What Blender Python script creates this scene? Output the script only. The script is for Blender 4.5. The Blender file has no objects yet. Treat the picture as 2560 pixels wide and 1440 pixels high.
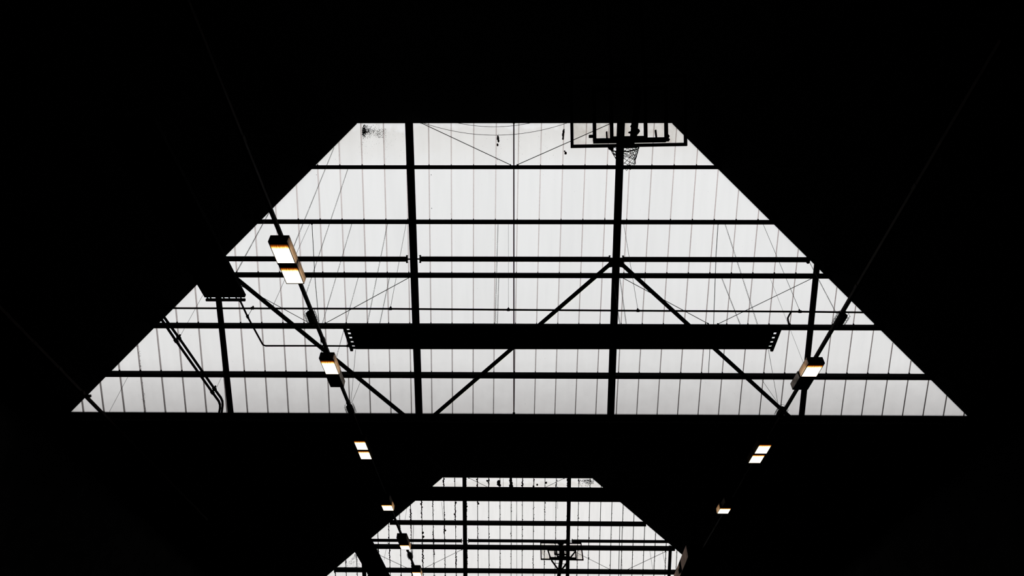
import bpy, bmesh, math, random
from mathutils import Vector, Matrix
random.seed(7)

# ------------------------------------------------------------------ camera
F = 1520.5                      # focal length in pixels of the 2560 px frame
EYE = Vector((0, 0, 1.6))
Xc = Vector((1, .0023, -.0106)).normalized()
Y0 = Vector((12.9, 1399, F)).normalized()
Yc = (Y0 - Y0.dot(Xc) * Xc).normalized()
Zc = Xc.cross(Yc)
if Zc.y > 0: Zc = -Zc
R = Matrix((Xc, Yc, Zc))        # camera (x right, y down, z forward) -> world
scene = bpy.context.scene
col = scene.collection
cd = bpy.data.cameras.new('camera'); cam = bpy.data.objects.new('camera', cd); col.objects.link(cam)
cd.sensor_width = 36; cd.lens = F / 2560 * 36; cd.clip_end = 300; cd.clip_start = .05
cx, cy, cz = R.col[0], R.col[1], R.col[2]
m = Matrix.Identity(4)
for i in range(3):
    m[i][0] = cx[i]; m[i][1] = -cy[i]; m[i][2] = -cz[i]; m[i][3] = EYE[i]
cam.matrix_world = m
scene.camera = cam

# ------------------------------------------------------------------ overcast sky
w = bpy.data.worlds.new('world'); scene.world = w; w.use_nodes = True
nt = w.node_tree; nt.nodes.clear()
out = nt.nodes.new('ShaderNodeOutputWorld'); bg = nt.nodes.new('ShaderNodeBackground')
tc = nt.nodes.new('ShaderNodeTexCoord'); sx = nt.nodes.new('ShaderNodeSeparateXYZ'); rp = nt.nodes.new('ShaderNodeValToRGB')
nt.links.new(tc.outputs['Generated'], sx.inputs[0]); nt.links.new(sx.outputs['Z'], rp.inputs[0])
rp.color_ramp.elements[0].position = 0; rp.color_ramp.elements[0].color = (.74, .73, .73, 1)
rp.color_ramp.elements[1].position = .7; rp.color_ramp.elements[1].color = (1.0, 1.008, 1.015, 1)
nt.links.new(rp.outputs[0], bg.inputs[0]); nt.links.new(bg.outputs[0], out.inputs[0])
bg.inputs[1].default_value = 1.04
scene.view_settings.view_transform = 'Standard'
scene.view_settings.look = 'None'
scene.view_settings.exposure = 0.0
scene.view_settings.gamma = 1.0
scene.view_settings.use_curve_mapping = False

# ------------------------------------------------------------------ survey helpers
TH = math.radians(35)
N = Vector((0, math.sin(TH), math.cos(TH)))     # normal of the glazed roof slopes
SL = Vector((0, math.cos(TH), -math.sin(TH)))   # down the slope
S1 = 5 / .337 - .0                               # distance of slope one's rafter plane from the eye
def ray(x, y): return R @ Vector((x - 1280, y - 720, F))
def onplane(x, y, d):                            # a surveyed point on a plane parallel to the slope
    r = ray(x, y); return EYE + r * (d / N.dot(r))
def onH(x, y, H):                                # ... on the level H above eye height
    r = ray(x, y); return EYE + r * (H / r.z)
def onZ(x, y, z): return onH(x, y, z - 1.6)

# ------------------------------------------------------------------ materials
def pmat(name, color, rough=.8, spec=.2, metal=0, noise=0, scale=6, bump=0):
    m = bpy.data.materials.new(name); m.use_nodes = True
    t = m.node_tree; b = t.nodes['Principled BSDF']
    b.inputs['Roughness'].default_value = rough; b.inputs['Metallic'].default_value = metal
    b.inputs['Specular IOR Level'].default_value = spec
    b.inputs['Base Color'].default_value = (*color, 1)
    if noise:
        tcn = t.nodes.new('ShaderNodeTexCoord'); n = t.nodes.new('ShaderNodeTexNoise'); n.inputs['Scale'].default_value = scale
        n.inputs['Detail'].default_value = 5
        r = t.nodes.new('ShaderNodeValToRGB')
        r.color_ramp.elements[0].position = .35; r.color_ramp.elements[1].position = .7
        r.color_ramp.elements[0].color = (*[c * (1 - noise) for c in color], 1)
        r.color_ramp.elements[1].color = (*[min(1, c * (1 + noise)) for c in color], 1)
        t.links.new(tcn.outputs['Object'], n.inputs['Vector']); t.links.new(n.outputs['Fac'], r.inputs[0]); t.links.new(r.outputs[0], b.inputs['Base Color'])
        if bump:
            bp = t.nodes.new('ShaderNodeBump'); bp.inputs['Strength'].default_value = bump
            t.links.new(n.outputs['Fac'], bp.inputs['Height']); t.links.new(bp.outputs[0], b.inputs['Normal'])
    return m
M_STEEL = pmat('black_painted_steel', (.006, .006, .006), .9, .0, noise=.3)
M_DECK = pmat('dark_roof_deck', (.004, .004, .004), .95, 0, noise=.3, scale=3)
M_WALL = pmat('dark_wall_paint', (.02, .02, .02), .95, 0, noise=.3, scale=2)
M_FLOOR = pmat('dark_sports_floor', (.03, .027, .025), .8, .0, noise=.2, scale=1)
M_HEAT = pmat('black_heater_steel', (.006, .006, .006), .9, .0, noise=.3)
M_WIRE = pmat('dark_wire', (.01, .01, .01), .8, .05, noise=.2)
M_CHAIN = pmat('dull_chain_steel', (.02, .02, .02), .7, .1, noise=.2)
M_RAIL = pmat('dark_brown_rail', (.009, .0055, .0045), .8, .05, noise=.3)
M_BOX = pmat('dark_lamp_housing', (.010, .006, .005), .8, .05, noise=.3)
M_SIDE = pmat('pale_lamp_side', (.62, .50, .42), .7, .1, noise=.25, scale=5)
M_CORD = pmat('dark_net_cord', (.008, .004, .004), .9, 0, noise=.2)
M_RIM = pmat('dark_red_rim', (.02, .004, .003), .7, .1, noise=.2)
M_MOULD = pmat('black_mould', (.01, .009, .007), 1, 0, noise=.3)
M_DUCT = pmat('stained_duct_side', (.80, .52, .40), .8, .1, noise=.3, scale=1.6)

def sheet_mat(name, tint, dirt, dscale, var=.03):
    m = bpy.data.materials.new(name); m.use_nodes = True; t = m.node_tree; t.nodes.clear()
    o = t.nodes.new('ShaderNodeOutputMaterial'); tr = t.nodes.new('ShaderNodeBsdfTranslucent')
    tcn = t.nodes.new('ShaderNodeTexCoord'); mp = t.nodes.new('ShaderNodeMapping'); mp.inputs['Scale'].default_value = (7, .8, .8)
    n = t.nodes.new('ShaderNodeTexNoise'); n.inputs['Scale'].default_value = dscale; n.inputs['Detail'].default_value = 6
    r = t.nodes.new('ShaderNodeValToRGB'); r.color_ramp.elements[0].position = .28; r.color_ramp.elements[1].position = .62
    r.color_ramp.elements[0].color = (*[c * (1 - dirt) for c in tint], 1); r.color_ramp.elements[1].color = (*tint, 1)
    t.links.new(tcn.outputs['Object'], mp.inputs['Vector']); t.links.new(mp.outputs[0], n.inputs['Vector']); t.links.new(n.outputs['Fac'], r.inputs[0])
    oi = t.nodes.new('ShaderNodeObjectInfo'); mr = t.nodes.new('ShaderNodeMapRange')
    mr.inputs['To Min'].default_value = 1 - var; mr.inputs['To Max'].default_value = 1
    t.links.new(oi.outputs['Random'], mr.inputs['Value'])
    vm = t.nodes.new('ShaderNodeVectorMath'); vm.operation = 'SCALE'
    # smeared dirt band under the ridge; sheet colour darkens towards the eave
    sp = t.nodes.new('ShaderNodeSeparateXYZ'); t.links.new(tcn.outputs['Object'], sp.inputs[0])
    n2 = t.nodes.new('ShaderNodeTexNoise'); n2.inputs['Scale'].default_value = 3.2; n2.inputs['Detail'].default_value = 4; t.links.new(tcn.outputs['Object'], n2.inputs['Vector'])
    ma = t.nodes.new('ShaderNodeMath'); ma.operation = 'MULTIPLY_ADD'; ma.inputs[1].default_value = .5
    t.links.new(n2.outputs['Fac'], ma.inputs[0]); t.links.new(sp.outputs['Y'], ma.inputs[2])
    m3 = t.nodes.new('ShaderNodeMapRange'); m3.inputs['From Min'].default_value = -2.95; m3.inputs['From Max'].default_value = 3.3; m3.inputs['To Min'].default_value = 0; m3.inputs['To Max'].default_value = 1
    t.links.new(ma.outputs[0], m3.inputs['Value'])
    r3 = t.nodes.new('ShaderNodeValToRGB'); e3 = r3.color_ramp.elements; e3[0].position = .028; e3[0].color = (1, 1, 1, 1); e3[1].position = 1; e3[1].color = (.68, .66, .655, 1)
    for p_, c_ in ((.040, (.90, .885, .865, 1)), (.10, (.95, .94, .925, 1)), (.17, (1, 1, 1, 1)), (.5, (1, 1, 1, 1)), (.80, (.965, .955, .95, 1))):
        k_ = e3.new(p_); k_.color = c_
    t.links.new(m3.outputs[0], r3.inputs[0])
    mm = t.nodes.new('ShaderNodeVectorMath'); mm.operation = 'MULTIPLY'; t.links.new(r.outputs[0], mm.inputs[0]); t.links.new(r3.outputs[0], mm.inputs[1])
    t.links.new(mm.outputs[0], vm.inputs[0]); t.links.new(mr.outputs[0], vm.inputs['Scale'])
    t.links.new(vm.outputs[0], tr.inputs[0]); t.links.new(tr.outputs[0], o.inputs[0])
    return m
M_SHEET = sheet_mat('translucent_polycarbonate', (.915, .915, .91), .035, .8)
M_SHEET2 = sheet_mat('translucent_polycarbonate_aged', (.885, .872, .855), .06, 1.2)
def clear_mat(name, c):
    m = bpy.data.materials.new(name); m.use_nodes = True; t = m.node_tree; t.nodes.clear()
    o = t.nodes.new('ShaderNodeOutputMaterial'); tr = t.nodes.new('ShaderNodeBsdfTransparent'); tr.inputs[0].default_value = (*c, 1)
    t.links.new(tr.outputs[0], o.inputs[0]); return m
M_CLEAR = clear_mat('clear_outer_skin', (1, 1, 1))
def rib_mat(name, c, d):
    m = bpy.data.materials.new(name); m.use_nodes = True; t = m.node_tree; t.nodes.clear()
    o = t.nodes.new('ShaderNodeOutputMaterial'); a = t.nodes.new('ShaderNodeBsdfTranslucent'); b = t.nodes.new('ShaderNodeBsdfTransparent'); mx = t.nodes.new('ShaderNodeMixShader')
    n = t.nodes.new('ShaderNodeTexNoise'); n.inputs['Scale'].default_value = 3
    tcn = t.nodes.new('ShaderNodeTexCoord'); t.links.new(tcn.outputs['Object'], n.inputs['Vector'])
    r = t.nodes.new('ShaderNodeValToRGB'); r.color_ramp.elements[0].color = (*[k * .75 for k in c], 1); r.color_ramp.elements[1].color = (*c, 1)
    r.color_ramp.elements[0].position = .3; r.color_ramp.elements[1].position = .7
    t.links.new(n.outputs['Fac'], r.inputs[0]); t.links.new(r.outputs[0], a.inputs[0])
    b.inputs[0].default_value = (*[k * .8 for k in c], 1); mx.inputs[0].default_value = d
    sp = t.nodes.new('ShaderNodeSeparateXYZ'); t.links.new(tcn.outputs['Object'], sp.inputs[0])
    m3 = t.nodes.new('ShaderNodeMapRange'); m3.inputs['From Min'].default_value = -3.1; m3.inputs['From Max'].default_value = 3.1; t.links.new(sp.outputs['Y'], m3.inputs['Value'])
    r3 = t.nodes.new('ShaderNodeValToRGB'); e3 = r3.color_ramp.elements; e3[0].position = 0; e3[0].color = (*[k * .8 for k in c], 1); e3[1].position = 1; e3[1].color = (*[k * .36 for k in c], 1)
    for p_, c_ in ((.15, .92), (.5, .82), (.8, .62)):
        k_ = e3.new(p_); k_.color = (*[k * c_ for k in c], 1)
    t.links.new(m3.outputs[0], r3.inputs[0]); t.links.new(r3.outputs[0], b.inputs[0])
    t.links.new(a.outputs[0], mx.inputs[1]); t.links.new(b.outputs[0], mx.inputs[2]); t.links.new(mx.outputs[0], o.inputs[0])
    return m
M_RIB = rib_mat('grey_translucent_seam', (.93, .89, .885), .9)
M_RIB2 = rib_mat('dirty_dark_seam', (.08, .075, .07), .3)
def board_glass():
    m = bpy.data.materials.new('dusty_backboard_glass'); m.use_nodes = True; t = m.node_tree; t.nodes.clear()
    o = t.nodes.new('ShaderNodeOutputMaterial'); a = t.nodes.new('ShaderNodeBsdfTransparent')
    n = t.nodes.new('ShaderNodeTexNoise'); n.inputs['Scale'].default_value = 4; n.inputs['Detail'].default_value = 6
    tcn = t.nodes.new('ShaderNodeTexCoord'); t.links.new(tcn.outputs['Object'], n.inputs['Vector'])
    r = t.nodes.new('ShaderNodeValToRGB'); r.color_ramp.elements[0].color = (.80, .775, .74, 1); r.color_ramp.elements[1].color = (.97, .965, .955, 1)
    r.color_ramp.elements[0].position = .3; r.color_ramp.elements[1].position = .65
    t.links.new(n.outputs['Fac'], r.inputs[0]); t.links.new(r.outputs[0], a.inputs[0])
    g = t.nodes.new('ShaderNodeBsdfGlossy'); g.inputs['Roughness'].default_value = .05; g.inputs[0].default_value = (.03, .03, .03, 1)
    ad = t.nodes.new('ShaderNodeAddShader'); t.links.new(a.outputs[0], ad.inputs[0]); t.links.new(g.outputs[0], ad.inputs[1]); t.links.new(ad.outputs[0], o.inputs[0])
    return m
M_GLASS = board_glass()
def glow_mat():       # sodium-warm lamp opening: hot centre, dim orange rim on the edge nearest the viewer's end
    m = bpy.data.materials.new('glowing_lamp_glass'); m.use_nodes = True; t = m.node_tree; t.nodes.clear()
    o = t.nodes.new('ShaderNodeOutputMaterial'); e = t.nodes.new('ShaderNodeEmission')
    tcn = t.nodes.new('ShaderNodeTexCoord'); s = t.nodes.new('ShaderNodeSeparateXYZ'); n = t.nodes.new('ShaderNodeTexNoise'); n.inputs['Scale'].default_value = 9
    mp = t.nodes.new('ShaderNodeMapping'); mp.inputs['Scale'].default_value = (5, .3, 1)
    t.links.new(tcn.outputs['Generated'], mp.inputs[0]); t.links.new(mp.outputs[0], n.inputs['Vector'])
    ma = t.nodes.new('ShaderNodeMath'); ma.operation = 'MULTIPLY_ADD'; ma.inputs[1].default_value = .18
    t.links.new(tcn.outputs['Generated'], s.inputs[0]); t.links.new(n.outputs['Fac'], ma.inputs[0]); t.links.new(s.outputs['Y'], ma.inputs[2])
    r = t.nodes.new('ShaderNodeValToRGB'); el = r.color_ramp.elements
    el[0].position = .09; el[0].color = (.02, .003, .001, 1)
    el[1].position = .34; el[1].color = (1, .86, .62, 1)
    for p, c in ((.16, (.30, .05, .004, 1)), (.21, (.9, .30, .02, 1)), (.26, (1, .62, .16, 1))):
        k = el.new(p); k.color = c
    st = t.nodes.new('ShaderNodeMapRange'); st.inputs['From Min'].default_value = .2; st.inputs['From Max'].default_value = .34
    st.inputs['To Min'].default_value = .8; st.inputs['To Max'].default_value = 2.6
    t.links.new(ma.outputs[0], r.inputs[0]); t.links.new(ma.outputs[0], st.inputs['Value'])
    t.links.new(r.outputs[0], e.inputs[0]); t.links.new(st.outputs[0], e.inputs[1]); t.links.new(e.outputs[0], o.inputs[0])
    return m
M_GLOW = glow_mat()
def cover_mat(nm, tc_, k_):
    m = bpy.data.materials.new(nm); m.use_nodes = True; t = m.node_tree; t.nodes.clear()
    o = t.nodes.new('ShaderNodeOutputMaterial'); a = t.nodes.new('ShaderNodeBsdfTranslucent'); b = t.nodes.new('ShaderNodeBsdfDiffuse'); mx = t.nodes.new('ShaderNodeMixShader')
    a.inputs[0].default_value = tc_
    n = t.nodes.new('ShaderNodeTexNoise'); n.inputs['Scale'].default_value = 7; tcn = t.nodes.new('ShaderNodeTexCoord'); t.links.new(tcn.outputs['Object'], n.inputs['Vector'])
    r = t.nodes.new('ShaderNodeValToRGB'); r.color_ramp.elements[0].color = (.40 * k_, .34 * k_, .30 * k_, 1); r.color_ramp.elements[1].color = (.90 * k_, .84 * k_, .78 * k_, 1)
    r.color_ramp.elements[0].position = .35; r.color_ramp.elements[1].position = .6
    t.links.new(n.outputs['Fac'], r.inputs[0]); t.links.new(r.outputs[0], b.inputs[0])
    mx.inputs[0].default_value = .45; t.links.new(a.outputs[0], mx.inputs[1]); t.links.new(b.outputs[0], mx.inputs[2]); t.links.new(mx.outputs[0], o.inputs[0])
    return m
M_SIDE = cover_mat('pale_lamp_side_cover', (1, .82, .66, 1), 1); M_SIDE2 = cover_mat('dimmed_lamp_side_cover', (.04, .03, .02, 1), .25)  # second is the same cover with its dimness put into the colour
M_OFF = pmat('unlit_lamp_glass', (.02, .015, .012), .3, .2, noise=.2)

# ------------------------------------------------------------------ mesh helpers
class MB:
    def __init__(s): s.v = []; s.f = []; s.mi = []
    def add(s, vs, fs, mi=0):
        k = len(s.v); s.v += [Vector(v) for v in vs]; s.f += [tuple(i + k for i in f) for f in fs]; s.mi += [mi] * len(fs)
    def hexa(s, p, mi=0, mis=None):      # p: four bottom points then four top points
        fs = [(0, 3, 2, 1), (4, 5, 6, 7), (0, 1, 5, 4), (1, 2, 6, 5), (2, 3, 7, 6), (3, 0, 4, 7)]
        k = len(s.v); s.v += [Vector(v) for v in p]
        for j, f in enumerate(fs): s.f.append(tuple(i + k for i in f)); s.mi.append(mis[j] if mis else mi)
    def box(s, lo, hi, mi=0):
        x0, y0, z0 = lo; x1, y1, z1 = hi
        s.hexa([(x0, y0, z0), (x1, y0, z0), (x1, y1, z0), (x0, y1, z0), (x0, y0, z1), (x1, y0, z1), (x1, y1, z1), (x0, y1, z1)], mi)
    def bar(s, a, b, wd, dp, up=N):       # rectangular bar a->b, wd across, dp along up (centred)
        a = Vector(a); b = Vector(b); d = (b - a).normalized(); u = Vector(up); u = (u - u.dot(d) * d).normalized(); r = d.cross(u) * wd / 2; u = u * dp / 2
        s.hexa([a - r - u, a + r - u, b + r - u, b - r - u, a - r + u, a + r + u, b + r + u, b - r + u])
    def tube(s, pts, r, n=6, closed=False):
        pts = [Vector(p) for p in pts]; m_ = len(pts); rings = []
        ref = Vector((0, 0, 1))
        for i, p in enumerate(pts):
            if closed: d = (pts[(i + 1) % m_] - pts[i - 1]).normalized()
            else: d = (pts[min(i + 1, m_ - 1)] - pts[max(i - 1, 0)]).normalized()
            if abs(d.dot(ref)) > .95: ref = Vector((0, 1, 0)) if abs(d.y) < .9 else Vector((1, 0, 0))
            u = (ref - ref.dot(d) * d).normalized(); v = d.cross(u); ref = u
            rings.append([p + (u * math.cos(2 * math.pi * k / n) + v * math.sin(2 * math.pi * k / n)) * r for k in range(n)])
        vs = [q for g in rings for q in g]; fs = []
        for i in range(m_ if closed else m_ - 1):
            j = (i + 1) % m_
            for k in range(n): fs.append((i * n + k, i * n + (k + 1) % n, j * n + (k + 1) % n, j * n + k))
        if not closed: fs += [tuple(range(n))[::-1], tuple((m_ - 1) * n + k for k in range(n))]
        s.add(vs, fs)
    def sweep(s, a, b, prof, up=N):       # a closed profile (across, along up) swept from a to b
        a = Vector(a); b = Vector(b); d = (b - a).normalized(); u = Vector(up); u = (u - u.dot(d) * d).normalized(); r = d.cross(u); n = len(prof)
        s.add([a + r * x + u * y for x, y in prof] + [b + r * x + u * y for x, y in prof], [tuple(range(n)), tuple(range(2 * n - 1, n - 1, -1))] + [(i, (i + 1) % n, (i + 1) % n + n, i + n) for i in range(n)])
    def blob(s, c, rx, ry, rz, ax=(Vector((1, 0, 0)), SL, N), n=6):
        c = Vector(c); X, Y, Z = ax; vs = [c + Z * rz]
        for el in (.45, -.45):
            for k in range(n):
                a = 2 * math.pi * k / n; q = random.uniform(.75, 1.2)
                vs.append(c + X * math.cos(a) * rx * q + Y * math.sin(a) * ry * q + Z * rz * el)
        vs.append(c - Z * rz); fs = [(0, 1 + k, 1 + (k + 1) % n) for k in range(n)]
        fs += [(1 + k, 1 + n + k, 1 + n + (k + 1) % n, 1 + (k + 1) % n) for k in range(n)]
        fs += [(1 + n + k, 2 * n + 1, 1 + n + (k + 1) % n) for k in range(n)]
        s.add(vs, fs)
    def build(s, name, mats, parent=None, smooth=False, kind=None, bevel=0):
        org = Vector((0, 0, 0))
        if parent is None:
            lo = Vector([min(v[i] for v in s.v) for i in range(3)]); hi = Vector([max(v[i] for v in s.v) for i in range(3)])
            org = (lo + hi) / 2
        else: org = parent.location if parent.parent is None else Vector(parent.parent.location) + Vector(parent.location)
        me = bpy.data.meshes.new(name); me.from_pydata([v - org for v in s.v], [], s.f)
        if not isinstance(mats, (list, tuple)): mats = [mats]
        for mm in mats: me.materials.append(mm)
        for p, i in zip(me.polygons, s.mi): p.material_index = i; p.use_smooth = smooth
        bm = bmesh.new(); bm.from_mesh(me); bmesh.ops.recalc_face_normals(bm, faces=bm.faces); bm.to_mesh(me); bm.free()
        o = bpy.data.objects.new(name, me); col.objects.link(o)
        if parent is not None: o.parent = parent
        else: o.location = org
        if kind: o['kind'] = kind
        if bevel:
            b = o.modifiers.new('bevel', 'BEVEL'); b.width = bevel; b.segments = 2
        return o
def empty(name, loc):
    o = bpy.data.objects.new(name, None); col.objects.link(o); o.location = loc; o.empty_display_size = .1; return o
def tag(o, label, cat, group=None):
    o['label'] = label; o['category'] = cat
    if group: o['group'] = group
    return o

# ------------------------------------------------------------------ the two roof bays
X_ = Vector((1, 0, 0))
def hipline(p, q, d):           # surveyed hip edge as X = a + b*slant on the plane at distance d
    A = onplane(*p, d); B = onplane(*q, d)
    return A, B
DG = .26                        # glazing above rafters
class Bay: pass
def make_bay(S, ridge_y, eave_y, hl, hr, xs, dist_note):
    b = Bay(); b.S = S; G = S + DG; b.G = G
    def lineX(h):
        A = onplane(*h[0], G); B = onplane(*h[1], G); k = (B.x - A.x) / ((B - A).dot(SL)); a = A.x - k * A.dot(SL)
        return lambda t: a + k * t
    b.lx = lineX(hl); b.rx = lineX(hr)
    b.t0 = onplane(1290, ridge_y, G).dot(SL); b.t1 = onplane(1290, eave_y, G).dot(SL)
    base = N * (G + EYE.dot(N))
    b.P = lambda x, t, d=0: Vector((x, 0, 0)) + SL * t + N * (G + EYE.dot(N) + d)
    b.raf = xs
    return b
S2 = None
p2 = onH(1291, 1195, 13.0); S2 = N.dot(p2 - EYE) - DG
B1 = make_bay(S1, 308, 1035, ((893, 308), (173, 1032)), ((1680, 308), (2420, 1041)), None, '')
B2 = make_bay(S2, 1195, 1545, ((1105, 1195), (820, 1437)), ((1480, 1195), (1712, 1392)), None, '')
EX = 12.0                       # half width of the hall
r1l, r1r = B1.P(B1.lx(B1.t0), B1.t0), B1.P(B1.rx(B1.t0), B1.t0)
e1l, e1r = B1.P(B1.lx(B1.t1), B1.t1), B1.P(B1.rx(B1.t1), B1.t1)
r2l, r2r = B2.P(B2.lx(B2.t0), B2.t0), B2.P(B2.rx(B2.t0), B2.t0)
e2l, e2r = B2.P(B2.lx(B2.t1), B2.t1), B2.P(B2.rx(B2.t1), B2.t1)
ze = e1l.z
def slab(polys, th=.03):
    mb = MB()
    for p in polys:
        p = [Vector(q) for q in p]; n = len(p); up = Vector((0, 0, th))
        mb.add(p + [q + up for q in p], [tuple(range(n)), tuple(range(2 * n - 1, n - 1, -1))] + [(i, (i + 1) % n, (i + 1) % n + n, i + n) for i in range(n)])
    return mb
Yn = e1l.y - 18.7
n1l, n1r = Vector((-EX, Yn, ze)), Vector((EX, Yn, ze))
E1L, E1R = Vector((-EX - .3, e1l.y, ze)), Vector((EX + .3, e1l.y, ze))
for pg in ([n1l, n1r, r1r, r1l], [n1l, r1l, e1l, (-EX, e1l.y, ze)], [n1r, (EX, e1r.y, ze), e1r, r1r]):
    c = slab([pg]).build('ceiling', M_DECK); c['kind'] = 'structure'
n2l, n2r = Vector((-EX, e1l.y, ze)), Vector((EX, e1l.y, ze))
W2 = 13.2
for pg in ([n2l, e1l, e1r, n2r, r2r, r2l], [n2l, r2l, e2l, (-W2, e2l.y, e2l.z), (-W2, e1l.y, ze)], [n2r, (W2, e1l.y, ze), (W2, e2r.y, e2r.z), e2r, r2r]):
    c = slab([pg]).build('ceiling', M_DECK); c['kind'] = 'structure'
# walls and floor
def wall(name, lo, hi, mat=M_WALL):
    mb = MB(); mb.box(lo, hi); o = mb.build(name, mat); o['kind'] = 'structure'; return o
YF = e2l.y + .1
wall('floor', (-W2 - .3, Yn - .3, -.2), (W2 + .3, YF + .3, 0), M_FLOOR)
wall('wall_left', (-W2 - .25, Yn - .3, 0), (-W2, YF + .3, ze + .5))
wall('wall_right', (W2, Yn - .3, 0), (W2 + .25, YF + .3, ze + .5))
wall('wall_back', (-W2, Yn - .3, 0), (W2, Yn, ze + .3))
wall('wall_front', (-W2, YF, 0), (W2, YF + .25, e2l.z + .3))
wall('ceiling', (-W2, Yn - .2, ze), (-EX, e1l.y, ze + .15), M_DECK)
wall('ceiling', (EX, Yn - .2, ze), (W2, e1l.y, ze + .15), M_DECK)

def glazing(b, name, jt, jb, yt, yb, mat, ribmat, ribw, ribd, krange, fin=False):
    """jt, jb: surveyed seam positions (x0, dx) at image rows yt, yb."""
    fr = MB()
    TL, TR, BL, BR = b.P(b.lx(b.t0), b.t0), b.P(b.rx(b.t0), b.t0), b.P(b.lx(b.t1), b.t1), b.P(b.rx(b.t1), b.t1)
    for p, q, o_ in ((TL, TR, -SL), (TL, BL, -X_), (TR, BR, X_), (BL, BR, SL)): fr.bar(p + o_ * .03, q + o_ * .03, .05, .012)
    root = fr.build(name, M_STEEL); root['kind'] = 'structure'
    tt = onplane(1290, yt, b.G).dot(SL); tb = onplane(1290, yb, b.G).dot(SL)
    def seam(k):
        a = onplane(jt[0] + jt[1] * k, yt, b.G).x; c = onplane(jb[0] + jb[1] * k, yb, b.G).x
        return lambda t: a + (c - a) * (t - tt) / (tb - tt)
    def clip(poly, f):            # keep f(x,t) >= 0
        o = []
        for i in range(len(poly)):
            P, Q = poly[i], poly[(i + 1) % len(poly)]; fp, fq = f(*P), f(*Q)
            if fp >= 0: o.append(P)
            if fp * fq < 0: u = fp / (fp - fq); o.append((P[0] + (Q[0] - P[0]) * u, P[1] + (Q[1] - P[1]) * u))
        return o
    seams = []
    for k in krange:
        s0, s1 = seam(k), seam(k + 1)
        poly = [(s0(b.t0), b.t0), (s1(b.t0), b.t0), (s1(b.t1), b.t1), (s0(b.t1), b.t1)]
        poly = clip(poly, lambda x, t: x - b.lx(t)); 
        if len(poly) > 2: poly = clip(poly, lambda x, t: b.rx(t) - x)
        if len(poly) > 2:
            mb = MB(); n = len(poly)
            lo = [b.P(x, t) for x, t in poly]; hi = [b.P(x, t, .016) for x, t in poly]
            k0 = len(mb.v); mb.v = lo + hi
            mb.f = [tuple(range(n))] + [tuple(range(2 * n - 1, n - 1, -1))] + [(i, (i + 1) % n, (i + 1) % n + n, i + n) for i in range(n)]
            mb.mi = [0] + [1] * (n + 1)
            mb.build('glazing_sheet', [mat, M_CLEAR], root)
        # seam rib between sheets
        a, c = b.t0, b.t1
        st = 400; ts = [a + (c - a) * i / st for i in range(st + 1) if b.lx(a + (c - a) * i / st) + .001 < s0(a + (c - a) * i / st) < b.rx(a + (c - a) * i / st) - .001]
        if len(ts) > 1:
            mb = MB()
            if fin:
                h_, x1, x2 = ribw / 2, ribw * .2, ribw * .4       # flat strap with a thin standing fin
                mb.sweep(b.P(s0(ts[0]), ts[0]), b.P(s0(ts[-1]), ts[-1]), [(-h_, 0), (-h_, -.007), (-x2, -.007), (-x2, -.007 - ribd), (-x1, -.007 - ribd), (-x1, -.007), (h_, -.007), (h_, 0)])
            else: mb.bar(b.P(s0(ts[0]), ts[0], -ribd / 2), b.P(s0(ts[-1]), ts[-1], -ribd / 2), ribw, ribd)
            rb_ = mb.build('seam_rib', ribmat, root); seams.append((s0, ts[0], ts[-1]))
    return root, seams

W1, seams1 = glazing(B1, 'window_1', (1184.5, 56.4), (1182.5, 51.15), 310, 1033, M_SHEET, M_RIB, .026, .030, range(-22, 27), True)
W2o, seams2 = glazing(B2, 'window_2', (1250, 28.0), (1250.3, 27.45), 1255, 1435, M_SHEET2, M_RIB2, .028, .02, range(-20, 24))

def beam_I(mb, a, b, wd, dp, up=N):      # I section swept from a to b
    h, w_, t, q = dp / 2, wd / 2, .016, .012
    mb.sweep(a, b, [(-w_, -h), (w_, -h), (w_, -h + t), (q, -h + t), (q, h - t), (w_, h - t), (w_, h), (-w_, h), (-w_, h - t), (-q, h - t), (-q, -h + t), (-w_, -h + t)], up)

def tOn(y, b, d): return onplane(1290, y, b.S + d).dot(SL)
# --- bay one: rafters
def rafter(b, x0, x1, ya, yb, label, group, wd=.165):
    A = onplane(x0, ya, b.S - .07); B = onplane(x1, yb, b.S - .07)
    mb = MB(); beam_I(mb, A, B, wd, .14)
    o = mb.build('steel_rafter', M_STEEL); return tag(o, label, 'beam', group)
g1 = 'steel rafters under the near glazed slope'
R1 = rafter(B1, 1022.5, 1047.8, 306, 1040, 'long black steel rafter left of centre, crossing the near glazed slope from ridge to eave', g1)
R2 = rafter(B1, 1552.5, 1526.5, 306, 1042, 'long black steel rafter right of centre, behind the basketball net, running ridge to eave', g1)
A_ = onplane(547, 752, B1.S - .04); B_ = onplane(577, 1033, B1.S - .04); k_ = (B_ - A_)
rl = MB(); beam_I(rl, A_ - k_ * .36, B_ + k_ * .02, .115, .08); R0 = tag(rl.build('steel_rafter', M_STEEL), 'short black steel rafter at the left, emerging below the heater strip end', 'beam', g1)
A_ = onplane(2042, 668, B1.S - .04); B_ = onplane(2004, 1040, B1.S - .04); k_ = (B_ - A_)
rl = MB(); beam_I(rl, A_ - k_ * .03, B_ + k_ * .02, .115, .08); R3 = tag(rl.build('steel_rafter', M_STEEL), 'short black steel rafter at the right, behind the half-lit lamp box', 'beam', g1)
g1b = 'steel rafters under the far glazed slope'
rafter(B2, 1160.7, 1163.5, 1190, 1540, 'black steel rafter left of centre under the far glazed slope', g1b)
rafter(B2, 1423.2, 1417, 1190, 1542, 'black steel rafter in front of the far folded basketball backboard', g1b)
rafter(B2, 909, 917, 1405, 1540, 'stub of black steel rafter at the lower left of the far glazed slope', g1b)
rafter(B2, 1676, 1668, 1366, 1540, 'stub of black steel rafter beside the stained duct on the far glazed slope', g1b, .12)
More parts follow.
